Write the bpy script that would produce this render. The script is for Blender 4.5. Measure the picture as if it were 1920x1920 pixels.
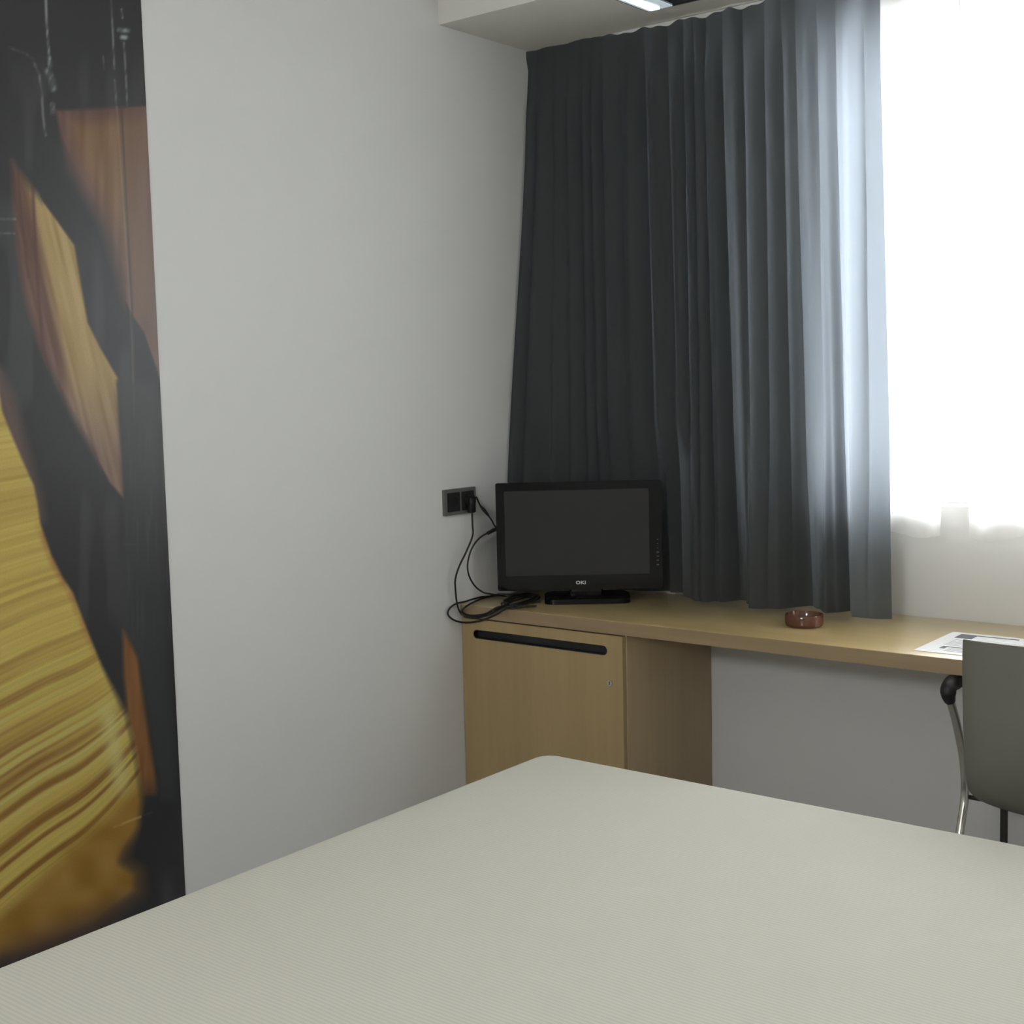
import bpy, bmesh, math, random
import numpy as np
from mathutils import Vector, Matrix

for o in list(bpy.data.objects):
    bpy.data.objects.remove(o)
SC = bpy.context.scene
COL = SC.collection
PI = math.pi

# ------------------------------------------------------------------ camera
F_PX, YAW, PITCH, ROLL = 2461.75, 0.6693, 0.0976, -0.0242
CAM = Vector((2.7036, -3.6557, 1.4463))
_f = Vector((-math.sin(YAW)*math.cos(PITCH), math.cos(YAW)*math.cos(PITCH), -math.sin(PITCH)))
_r0 = Vector((math.cos(YAW), math.sin(YAW), 0))
_u0 = _r0.cross(_f)
_r = math.cos(ROLL)*_r0 + math.sin(ROLL)*_u0
_u = -math.sin(ROLL)*_r0 + math.cos(ROLL)*_u0
cd = bpy.data.cameras.new('camera')
cd.sensor_fit = 'HORIZONTAL'; cd.sensor_width = 36.0
cd.lens = F_PX/1920*36.0
cd.clip_start = 0.02
cam = bpy.data.objects.new('camera', cd); COL.objects.link(cam)
cam.matrix_world = Matrix(((_r.x, _u.x, -_f.x, CAM.x), (_r.y, _u.y, -_f.y, CAM.y), (_r.z, _u.z, -_f.z, CAM.z), (0, 0, 0, 1)))
SC.camera = cam

# ------------------------------------------------------------------ sky, fill lights, exposure
w = bpy.data.worlds.new('overcast_sky'); SC.world = w; w.use_nodes = True
bg = w.node_tree.nodes['Background']
bg.inputs['Color'].default_value = (0.95, 0.975, 1.0, 1)
bg.inputs['Strength'].default_value = 34.0

def area(name, loc, size, power, color, rot=(0, 0, 0), sy=None):
    l = bpy.data.lights.new(name, 'AREA'); l.size = size; l.energy = power; l.color = color
    if sy: l.shape = 'RECTANGLE'; l.size_y = sy
    o = bpy.data.objects.new(name, l); COL.objects.link(o); o.location = loc; o.rotation_euler = rot
    return o
# added warm fill just under the ceiling, unseen behind and above the camera
area('ceiling_fill_light', (2.3, -3.9, 2.70), 0.5, 1.5, (1.0, 0.96, 0.9))
# added frontal fill: an unseen soft panel high on the wall behind the camera
area('frontal_fill_light', (1.9, -5.10, 2.15), 0.9, 50, (0.97, 0.985, 1.0), (PI/2, 0, 0), .35)
# sky portal in the window opening
pt = area('window_portal', (1.78, 0.18, 1.75), 1.36, 1, (1, 1, 1), (-PI/2, 0, 0), 1.34)
pt.data.cycles.is_portal = True

SC.view_settings.view_transform = 'Standard'
SC.view_settings.look = 'None'
SC.view_settings.gamma = 1.0
SC.view_settings.use_curve_mapping = False
SC.view_settings.exposure = -0.44

# ------------------------------------------------------------------ helpers
def ray(u, v):
    return _f + _r*((u-960)/F_PX) - _u*((v-960)/F_PX)
def at(u, v, axis, val):
    """measure the place: a point seen at pixel (u, v) lying on the plane axis = val"""
    d = ray(u, v)
    return CAM + d*((val-CAM[axis])/d[axis])

def lin(c):
    return tuple(((x/255)/12.92 if x/255 <= .04045 else ((x/255+.055)/1.055)**2.4) for x in c)

def mat(name, color, rough=.5, metal=0.0, spec=.5, noise=None, bump=None, coat=0.0):
    m = bpy.data.materials.new(name); m.use_nodes = True
    nt = m.node_tree; b = nt.nodes['Principled BSDF']
    b.inputs['Base Color'].default_value = (*color, 1)
    b.inputs['Roughness'].default_value = rough
    b.inputs['Metallic'].default_value = metal
    b.inputs['Specular IOR Level'].default_value = spec
    b.inputs['Coat Weight'].default_value = coat
    tc = nt.nodes.new('ShaderNodeTexCoord')
    if noise:
        sc, amt = noise
        n = nt.nodes.new('ShaderNodeTexNoise'); n.inputs['Scale'].default_value = sc; n.inputs['Detail'].default_value = 4
        nt.links.new(tc.outputs['Object'], n.inputs['Vector'])
        mx = nt.nodes.new('ShaderNodeMix'); mx.data_type = 'RGBA'
        mx.inputs[6].default_value = (*[c*(1-amt) for c in color], 1)
        mx.inputs[7].default_value = (*[min(1, c*(1+amt)) for c in color], 1)
        nt.links.new(n.outputs['Fac'], mx.inputs[0])
        nt.links.new(mx.outputs[2], b.inputs['Base Color'])
    if bump:
        sc, st, dist = bump
        n = nt.nodes.new('ShaderNodeTexNoise'); n.inputs['Scale'].default_value = sc; n.inputs['Detail'].default_value = 3
        nt.links.new(tc.outputs['Object'], n.inputs['Vector'])
        bp = nt.nodes.new('ShaderNodeBump'); bp.inputs['Strength'].default_value = st; bp.inputs['Distance'].default_value = dist
        nt.links.new(n.outputs['Fac'], bp.inputs['Height']); nt.links.new(bp.outputs['Normal'], b.inputs['Normal'])
    return m

def wood(name, base, dark, axis, rough=.35, scale=1.0, coat=0.0):
    """veneer with grain running along the given axis"""
    m = bpy.data.materials.new(name); m.use_nodes = True
    nt = m.node_tree; b = nt.nodes['Principled BSDF']; b.inputs['Roughness'].default_value = rough
    b.inputs['Coat Weight'].default_value = coat; b.inputs['Coat Roughness'].default_value = .30; b.inputs['Coat IOR'].default_value = 1.7
    tc = nt.nodes.new('ShaderNodeTexCoord'); mp = nt.nodes.new('ShaderNodeMapping')
    s = [38*scale]*3; s[axis] = 2.2*scale
    mp.inputs['Scale'].default_value = s
    nt.links.new(tc.outputs['Object'], mp.inputs['Vector'])
    n = nt.nodes.new('ShaderNodeTexNoise'); n.inputs['Scale'].default_value = 1.0; n.inputs['Detail'].default_value = 6; n.inputs['Distortion'].default_value = .6
    nt.links.new(mp.outputs['Vector'], n.inputs['Vector'])
    mp2 = nt.nodes.new('ShaderNodeMapping'); s2 = [7*scale]*3; s2[axis] = .8*scale
    mp2.inputs['Scale'].default_value = s2
    nt.links.new(tc.outputs['Object'], mp2.inputs['Vector'])
    n2 = nt.nodes.new('ShaderNodeTexNoise'); n2.inputs['Scale'].default_value = 1.0; n2.inputs['Detail'].default_value = 3
    nt.links.new(mp2.outputs['Vector'], n2.inputs['Vector'])
    ad = nt.nodes.new('ShaderNodeMath'); ad.operation = 'MULTIPLY_ADD'; ad.inputs[1].default_value = .5
    nt.links.new(n.outputs['Fac'], ad.inputs[0])
    hf = nt.nodes.new('ShaderNodeMath'); hf.operation = 'MULTIPLY'; hf.inputs[1].default_value = .5
    nt.links.new(n2.outputs['Fac'], hf.inputs[0]); nt.links.new(hf.outputs[0], ad.inputs[2])
    cr = nt.nodes.new('ShaderNodeValToRGB')
    cr.color_ramp.elements[0].position = .32; cr.color_ramp.elements[0].color = (*dark, 1)
    cr.color_ramp.elements[1].position = .68; cr.color_ramp.elements[1].color = (*base, 1)
    nt.links.new(ad.outputs[0], cr.inputs['Fac']); nt.links.new(cr.outputs['Color'], b.inputs['Base Color'])
    return m

def cloth(name, color, trans_color, trans=.3, clear=0.0):
    """thin woven cloth: diffuse one side, some light through"""
    m = bpy.data.materials.new(name); m.use_nodes = True; nt = m.node_tree
    nt.nodes.remove(nt.nodes['Principled BSDF']); out = nt.nodes['Material Output']
    d = nt.nodes.new('ShaderNodeBsdfDiffuse'); d.inputs['Color'].default_value = (*color, 1)
    t = nt.nodes.new('ShaderNodeBsdfTranslucent'); t.inputs['Color'].default_value = (*trans_color, 1)
    mx = nt.nodes.new('ShaderNodeMixShader'); mx.inputs[0].default_value = trans
    nt.links.new(d.outputs[0], mx.inputs[1]); nt.links.new(t.outputs[0], mx.inputs[2])
    tc = nt.nodes.new('ShaderNodeTexCoord'); n = nt.nodes.new('ShaderNodeTexNoise'); n.inputs['Scale'].default_value = 600
    nt.links.new(tc.outputs['Object'], n.inputs['Vector'])
    bp = nt.nodes.new('ShaderNodeBump'); bp.inputs['Strength'].default_value = .15; bp.inputs['Distance'].default_value = .001
    nt.links.new(n.outputs['Fac'], bp.inputs['Height']); nt.links.new(bp.outputs['Normal'], d.inputs['Normal'])
    last = mx
    if clear:
        tr = nt.nodes.new('ShaderNodeBsdfTransparent'); m2 = nt.nodes.new('ShaderNodeMixShader'); m2.inputs[0].default_value = clear
        nt.links.new(mx.outputs[0], m2.inputs[1]); nt.links.new(tr.outputs[0], m2.inputs[2]); last = m2
    nt.links.new(last.outputs[0], out.inputs['Surface'])
    return m

def link(name, me, m, parent=None, smooth=True, world=True):
    if world and parent is not None:
        r = parent
        while r.parent: r = r.parent
        me.transform((Matrix.Translation(r.location) @ r.rotation_euler.to_matrix().to_4x4()).inverted())
    o = bpy.data.objects.new(name, me); COL.objects.link(o)
    if m: me.materials.append(m)
    if smooth:
        for p in me.polygons: p.use_smooth = True
        try: me.set_sharp_from_angle(angle=math.radians(35))
        except Exception: pass
    if parent is not None: o.parent = parent
    return o
def obj(name, bm, m, parent=None, smooth=True, world=True):
    me = bpy.data.meshes.new(name); bmesh.ops.recalc_face_normals(bm, faces=bm.faces[:]); bm.to_mesh(me); bm.free()
    return link(name, me, m, parent, smooth, world)
def thing(name, label, cat, loc, rz=0, group=None):
    o = bpy.data.objects.new(name, None); COL.objects.link(o); o.location = loc; o.rotation_euler = (0, 0, rz)
    o.empty_display_size = .1
    o['label'] = label; o['category'] = cat
    if group: o['group'] = group
    return o
def tag(o, label, cat, group=None):
    o['label'] = label; o['category'] = cat
    if group: o['group'] = group
    return o
def struct(o): o['kind'] = 'structure'; return o

def box(bm, a, b, bevel=0.0, seg=2):
    a = Vector(a); b = Vector(b)
    r = bmesh.ops.create_cube(bm, size=1.0)
    vs = r['verts']
    for v in vs:
        v.co = Vector(((a.x+b.x)/2+v.co.x*(b.x-a.x), (a.y+b.y)/2+v.co.y*(b.y-a.y), (a.z+b.z)/2+v.co.z*(b.z-a.z)))
    if bevel > 0:
        es = list({e for v in vs for e in v.link_edges})
        bmesh.ops.bevel(bm, geom=es, offset=bevel, segments=seg, profile=.5, affect='EDGES')
    return bm
def bx(a, b, bevel=0.0, seg=2):
    return box(bmesh.new(), a, b, bevel, seg)

def smooth_path(pts, n=8):
    P = [Vector(p) for p in pts]
    P = [2*P[0]-P[1]] + P + [2*P[-1]-P[-2]]
    out = []
    for i in range(1, len(P)-2):
        a, b, c, d = P[i-1:i+3]
        for k in range(n):
            t = k/n
            out.append(.5*((2*b)+(c-a)*t+(2*a-5*b+4*c-d)*t*t+(3*b-a-3*c+d)*t**3))
    out.append(P[-2]); return out
def off_wall(path, lo=.0045):
    return [Vector((max(p.x, lo), p.y, p.z)) for p in path]
def tube(bm, path, rad, seg=10, flat=1.0, cap=True):
    """sweep a round (or flattened) section along a path; rad may be a list"""
    n = len(path); rs = rad if isinstance(rad, (list, tuple)) else [rad]*n
    T = [(path[min(i+1, n-1)]-path[max(i-1, 0)]).normalized() for i in range(n)]
    up = Vector((0, 0, 1)) if abs(T[0].z) < .9 else Vector((1, 0, 0))
    N = (up - T[0]*up.dot(T[0])).normalized(); rings = []
    for i in range(n):
        N = (N - T[i]*N.dot(T[i])).normalized(); B = T[i].cross(N)
        rings.append([bm.verts.new(path[i]+(N*math.cos(2*PI*k/seg)*flat+B*math.sin(2*PI*k/seg))*rs[i]) for k in range(seg)])
    for i in range(n-1):
        for k in range(seg):
            bm.faces.new((rings[i][k], rings[i][(k+1) % seg], rings[i+1][(k+1) % seg], rings[i+1][k]))
    if cap:
        bm.faces.new(rings[0][::-1]); bm.faces.new(rings[-1])
    return bm
def lathe(bm, prof, c, seg=48):
    rings = []
    for r, z in prof:
        rings.append([bm.verts.new((c[0]+r*math.cos(2*PI*k/seg), c[1]+r*math.sin(2*PI*k/seg), c[2]+z)) for k in range(seg)] if r > 1e-6 else [bm.verts.new((c[0], c[1], c[2]+z))])
    for a, b in zip(rings, rings[1:]):
        for k in range(seg):
            k2 = (k+1) % seg
            if len(a) == 1 and len(b) == 1: continue
            if len(a) == 1: bm.faces.new((a[0], b[k], b[k2]))
            elif len(b) == 1: bm.faces.new((a[k], a[k2], b[0]))
            else: bm.faces.new((a[k], a[k2], b[k2], b[k]))
    return bm
def rrect(w_, h_, r, n=8, cx=0, cy=0):
    out = []
    for sx, sy, a0 in ((1, 1, 0), (-1, 1, PI/2), (-1, -1, PI), (1, -1, 1.5*PI)):
        for k in range(n+1):
            a = a0+PI/2*k/n
            out.append((cx+sx*(w_/2-r)+r*math.cos(a), cy+sy*(h_/2-r)+r*math.sin(a)))
    return out
def prism(bm, outline, fn0, fn1):
    """closed prism between two placements of one outline"""
    a = [bm.verts.new(fn0(*p)) for p in outline]; b = [bm.verts.new(fn1(*p)) for p in outline]
    n = len(outline)
    for i in range(n): bm.faces.new((a[i], a[(i+1) % n], b[(i+1) % n], b[i]))
    bm.faces.new(a[::-1]); bm.faces.new(b)
    return bm
def ring_prism(bm, outer, inner, fn0, fn1):
    """prism with a hole; both outlines have the same number of points"""
    A0 = [bm.verts.new(fn0(*p)) for p in outer]; A1 = [bm.verts.new(fn1(*p)) for p in outer]
    B0 = [bm.verts.new(fn0(*p)) for p in inner]; B1 = [bm.verts.new(fn1(*p)) for p in inner]
    n = len(outer)
    for i in range(n):
        j = (i+1) % n
        bm.faces.new((A0[i], A0[j], A1[j], A1[i])); bm.faces.new((B0[i], B1[i], B1[j], B0[j]))
        bm.faces.new((A0[i], B0[i], B0[j], A0[j])); bm.faces.new((A1[i], A1[j], B1[j], B1[i]))
    return bm
def grid(name, fn, nu, nv, m, parent=None, world=True, closed_u=False):
    vs = [tuple(fn(i/(nu-1) if not closed_u else i/nu, j/(nv-1))) for j in range(nv) for i in range(nu)]
    fs = []
    for j in range(nv-1):
        for i in range(nu if closed_u else nu-1):
            i2 = (i+1) % nu
            fs.append((j*nu+i, j*nu+i2, (j+1)*nu+i2, (j+1)*nu+i))
    me = bpy.data.meshes.new(name); me.from_pydata(vs, [], fs); me.update()
    return link(name, me, m, parent, True, world)

# ------------------------------------------------------------------ materials
M = {}
M['wall'] = mat('white_paint', (.74, .74, .73), .55, spec=.35, bump=(260, .05, .002))
M['wallw'] = mat('warm_white_paint', (.76, .74, .68), .7, spec=.3, bump=(200, .05, .002))
M['ceil'] = mat('ceiling_paint', (.76, .75, .70), .8, spec=.2)
M['floor'] = wood('floor_laminate', (.58, .56, .53), (.50, .48, .45), 1, .4)
M['wood_top'] = wood('maple_desk_top', (.60, .45, .205), (.49, .355, .145), 0, .30, coat=1.0)
M['edge'] = wood('desk_edge_wood', (.36, .26, .15), (.29, .205, .115), 0, .45)
M['wood_door'] = wood('maple_door', (.43, .315, .155), (.37, .265, .125), 2, .45)
M['wood_side'] = wood('maple_side', (.50, .385, .235), (.43, .325, .195), 2, .5)
M['black_gloss'] = mat('black_gloss_plastic', (.004, .004, .0045), .10, spec=.28, noise=(40, .1))
M['black'] = mat('black_plastic', (.011, .011, .012), .5, noise=(60, .15))
M['cable'] = mat('black_rubber', (.008, .008, .008), .5, noise=(90, .2))
M['screen'] = mat('dark_screen', (.015, .015, .016), .22, spec=.5, noise=(5, .05))
M['logo'] = mat('silver_print', (.55, .55, .55), .4, noise=(200, .05))
M['greyprint'] = mat('grey_print', (.12, .12, .12), .5, noise=(200, .05))
M['plate'] = mat('grey_metallic_plate', (.17, .17, .16), .4, metal=.3, noise=(120, .08))
M['chrome'] = mat('chrome', (.66, .65, .60), .22, metal=.85, noise=(60, .03))
M['darkmetal'] = mat('dark_metal', (.07, .07, .065), .4, metal=.7, noise=(60, .1))
M['leather'] = mat('taupe_leatherette', (.155, .152, .125), .5, spec=.4, noise=(14, .05), bump=(420, .2, .001))
M['terracotta'] = mat('red_brown_ceramic', (.125, .045, .028), .12, spec=.6, noise=(25, .15))
M['paper'] = mat('white_paper', (.80, .80, .80), .6, noise=(30, .02))
M['ink'] = mat('grey_ink', (.12, .12, .14), .6, noise=(150, .2))
M['lines'] = mat('fine_print_ink', (.42, .42, .46), .6, noise=(300, .2))
M['alu'] = mat('white_window_frame', (.8, .8, .8), .4, noise=(30, .02))
M['rail'] = mat('white_rail', (.85, .85, .83), .35, noise=(30, .02))
M['lampglass'] = mat('lamp_housing', (.10, .10, .115), .15, metal=.6, noise=(20, .05))
M['base'] = mat('bed_base_fabric', (.12, .11, .10), .8, noise=(40, .1))
M['curtain'] = cloth('grey_blackout_cloth', (.056, .056, .054), (.62, .70, .79), .24)
M['sheer'] = cloth('white_voile', (.90, .90, .88), (.92, .93, .92), .55, .15)
# lamp lens gives off light
m = bpy.data.materials.new('lit_lamp_lens'); m.use_nodes = True
e = m.node_tree.nodes['Principled BSDF']; e.inputs['Base Color'].default_value = (.9, .95, 1, 1)
e.inputs['Emission Color'].default_value = (.85, .95, 1, 1); e.inputs['Emission Strength'].default_value = 4.0
M['lens'] = m
m = bpy.data.materials.new('frosted_lamp_glass'); m.use_nodes = True
e = m.node_tree.nodes['Principled BSDF']; e.inputs['Base Color'].default_value = (.55, .62, .66, 1); e.inputs['Roughness'].default_value = .3
e.inputs['Emission Color'].default_value = (.75, .88, .95, 1); e.inputs['Emission Strength'].default_value = .55
M['diffuser'] = m
# clear window glass: thin sheet
m = bpy.data.materials.new('clear_glass'); m.use_nodes = True; nt = m.node_tree
nt.nodes.remove(nt.nodes['Principled BSDF'])
tr = nt.nodes.new('ShaderNodeBsdfTransparent'); gl = nt.nodes.new('ShaderNodeBsdfGlossy'); gl.inputs['Roughness'].default_value = .02
fr = nt.nodes.new('ShaderNodeFresnel'); mx = nt.nodes.new('ShaderNodeMixShader')
nt.links.new(fr.outputs[0], mx.inputs[0]); nt.links.new(tr.outputs[0], mx.inputs[1]); nt.links.new(gl.outputs[0], mx.inputs[2])
nt.links.new(mx.outputs[0], nt.nodes['Material Output'].inputs['Surface'])
M['glass'] = m
# ribbed bed cover
m = mat('ribbed_cream_cover', (.70, .68, .595), .85, spec=.15); nt = m.node_tree; b = nt.nodes['Principled BSDF']
b.inputs['Sheen Weight'].default_value = .15
tc = nt.nodes.new('ShaderNodeTexCoord'); sp = nt.nodes.new('ShaderNodeSeparateXYZ')
nt.links.new(tc.outputs['Object'], sp.inputs[0])
wob = nt.nodes.new('ShaderNodeTexNoise'); wob.inputs['Scale'].default_value = 4.0; wob.inputs['Detail'].default_value = 2
nt.links.new(tc.outputs['Object'], wob.inputs['Vector'])
ma = nt.nodes.new('ShaderNodeMath'); ma.operation = 'MULTIPLY_ADD'; ma.inputs[1].default_value = .016
nt.links.new(wob.outputs['Fac'], ma.inputs[0]); nt.links.new(sp.outputs['Y'], ma.inputs[2])
mu = nt.nodes.new('ShaderNodeMath'); mu.operation = 'MULTIPLY'; mu.inputs[1].default_value = 2*PI/.0087
nt.links.new(ma.outputs[0], mu.inputs[0])
sn = nt.nodes.new('ShaderNodeMath'); sn.operation = 'SINE'; nt.links.new(mu.outputs[0], sn.inputs[0])
mr = nt.nodes.new('ShaderNodeMapRange'); mr.inputs[1].default_value = -1; mr.inputs[2].default_value = 1
nt.links.new(sn.outputs[0], mr.inputs[0])
cm = nt.nodes.new('ShaderNodeMix'); cm.data_type = 'RGBA'
cm.inputs[6].default_value = (.555, .545, .47, 1); cm.inputs[7].default_value = (.625, .615, .535, 1)
nt.links.new(mr.outputs[0], cm.inputs[0]); nt.links.new(cm.outputs[2], b.inputs['Base Color'])
n2 = nt.nodes.new('ShaderNodeTexNoise'); n2.inputs['Scale'].default_value = 9; n2.inputs['Detail'].default_value = 4
nt.links.new(tc.outputs['Object'], n2.inputs['Vector'])
ad = nt.nodes.new('ShaderNodeMath'); ad.operation = 'MULTIPLY_ADD'; ad.inputs[1].default_value = .0004
nt.links.new(mr.outputs[0], ad.inputs[0])
h2 = nt.nodes.new('ShaderNodeMath'); h2.operation = 'MULTIPLY'; h2.inputs[1].default_value = .002
nt.links.new(n2.outputs['Fac'], h2.inputs[0]); nt.links.new(h2.outputs[0], ad.inputs[2])
bp = nt.nodes.new('ShaderNodeBump'); bp.inputs['Strength'].default_value = .6; bp.inputs['Distance'].default_value = 1.0
nt.links.new(ad.outputs[0], bp.inputs['Height']); nt.links.new(bp.outputs['Normal'], b.inputs['Normal'])
M['cover'] = m
# printed mural: its colours are stored per point of the print
m = bpy.data.materials.new('mural_print'); m.use_nodes = True; nt = m.node_tree; b = nt.nodes['Principled BSDF']
at_ = nt.nodes.new('ShaderNodeAttribute'); at_.attribute_name = 'print'
gn = nt.nodes.new('ShaderNodeTexNoise'); gn.inputs['Scale'].default_value = 320; gn.inputs['Detail'].default_value = 2
tc = nt.nodes.new('ShaderNodeTexCoord'); nt.links.new(tc.outputs['Object'], gn.inputs['Vector'])
mr = nt.nodes.new('ShaderNodeMapRange'); mr.inputs[3].default_value = .86; mr.inputs[4].default_value = 1.14
nt.links.new(gn.outputs['Fac'], mr.inputs[0])
vm = nt.nodes.new('ShaderNodeVectorMath'); vm.operation = 'SCALE'
nt.links.new(at_.outputs['Color'], vm.inputs[0]); nt.links.new(mr.outputs[0], vm.inputs['Scale'])
nt.links.new(vm.outputs[0], b.inputs['Base Color'])
b.inputs['Roughness'].default_value = .33; b.inputs['Specular IOR Level'].default_value = .40
M['mural'] = m

# ------------------------------------------------------------------ room shell
RX, RY, ZC, ZS, YS = 3.6, -5.2, 2.78, 2.537, -0.541     # right wall, back wall, main ceiling, soffit, soffit front
W0, W1, WZ0, WZ1 = 1.11, 2.45, 1.072, 2.425              # window opening
struct(obj('floor', bx((-.2, RY-.2, -.1), (RX+.2, .3, 0)), M['floor'], smooth=False))
struct(obj('ceiling', bx((-.2, RY-.2, ZC), (RX+.2, .3, ZC+.1)), M['ceil'], smooth=False))
struct(obj('wall_left', bx((-.2, RY-.2, 0), (0, .3, ZC)), M['wall'], smooth=False))
struct(obj('wall_right', bx((RX, RY-.2, 0), (RX+.2, .3, ZC)), M['wall'], smooth=False))
struct(obj('wall_back', bx((0, RY-.2, 0), (RX, RY, ZC)), M['wall'], smooth=False))
bm = bmesh.new()
box(bm, (0, 0, 0), (RX, .2, WZ0)); box(bm, (0, 0, WZ1), (RX, .2, ZC))
prism(bm, [(0, 0), (.72, 0), (W0, .10), (W0, .2), (0, .2)], lambda x, y: Vector((x, y, WZ0)), lambda x, y: Vector((x, y, WZ1)))  # left reveal splay added, unseen behind the curtain, to widen its daylight glow
box(bm, (W1, 0, WZ0), (RX, .2, WZ1))
struct(obj('wall_window', bm, M['wall'], smooth=False))
struct(obj('soffit', bx((0, YS, ZS), (RX, 0, ZC)), M['wallw'], smooth=False))
# window frame, mullion and panes
bm = bmesh.new()
box(bm, (W0, .10, WZ0), (W1, .16, WZ0+.012), .002); box(bm, (W0, .10, WZ1-.05), (W1, .16, WZ1), .004)
for x in (W0, (W0+W1)/2-.025, W1-.05): box(bm, (x, .10, WZ0+.012), (x+.05, .16, WZ1-.05), .004)
win = struct(obj('window_1', bm, M['alu']))
for a, b_ in ((W0+.05, (W0+W1)/2-.025), ((W0+W1)/2+.025, W1-.05)):
    obj('pane', bx((a, .128, WZ0+.012), (b_, .132, WZ1-.05)), M['glass'], win, smooth=False)

# ------------------------------------------------------------------ printed wall mural
def proj_np(y, z):
    P = np.stack([np.zeros_like(y)-CAM.x, y-CAM.y, z-CAM.z], -1)
    d = P@np.array(_f)
    return 960+F_PX*(P@np.array(_r))/d, 960-F_PX*(P@np.array(_u))/d
def sdf(poly, U, V):
    """signed distance (px of the measured print) to a closed outline, negative inside"""
    p = np.array(poly, float); d = np.full(U.shape, 1e18); s = np.ones(U.shape)
    n = len(p)
    for i in range(n):
        a = p[i]; b = p[i-1]; e = b-a; wx = U-a[0]; wy = V-a[1]
        t = np.clip((wx*e[0]+wy*e[1])/(e@e), 0, 1)
        bx_ = wx-e[0]*t; by_ = wy-e[1]*t; d = np.minimum(d, bx_*bx_+by_*by_)
        c1 = V >= a[1]; c2 = V < b[1]; c3 = e[0]*wy > e[1]*wx
        s = np.where((c1 & c2 & c3) | (~c1 & ~c2 & ~c3), -s, s)
    return s*np.sqrt(d)
def sm(x, a, b):
    t = np.clip((x-a)/(b-a), 0, 1); return t*t*(3-2*t)
_rng = np.random.default_rng(7)
_tab = _rng.random(4096)
def n1(x):
    i = np.floor(x).astype(int); f = x-i; f = f*f*(3-2*f)
    return _tab[i % 4096]*(1-f)+_tab[(i+1) % 4096]*f
_tab2 = _rng.random((256, 256))
def n2d(x, y):
    i = np.floor(x).astype(int); j = np.floor(y).astype(int); f = x-i; g = y-j
    f = f*f*(3-2*f); g = g*g*(3-2*g)
    A = _tab2[i % 256, j % 256]; B = _tab2[(i+1) % 256, j % 256]; C = _tab2[i % 256, (j+1) % 256]; D = _tab2[(i+1) % 256, (j+1) % 256]
    return (A*(1-f)+B*f)*(1-g)+(C*(1-f)+D*f)*g
def polyline_d(pts, U, V):
    d = np.full(U.shape, 1e18)
    for a, b in zip(pts, pts[1:]):
        a = np.array(a, float); b = np.array(b, float); e = b-a
        t = np.clip(((U-a[0])*e[0]+(V-a[1])*e[1])/(e@e), 0, 1)
        d = np.minimum(d, np.hypot(U-a[0]-e[0]*t, V-a[1]-e[1]*t))
    return d
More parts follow.
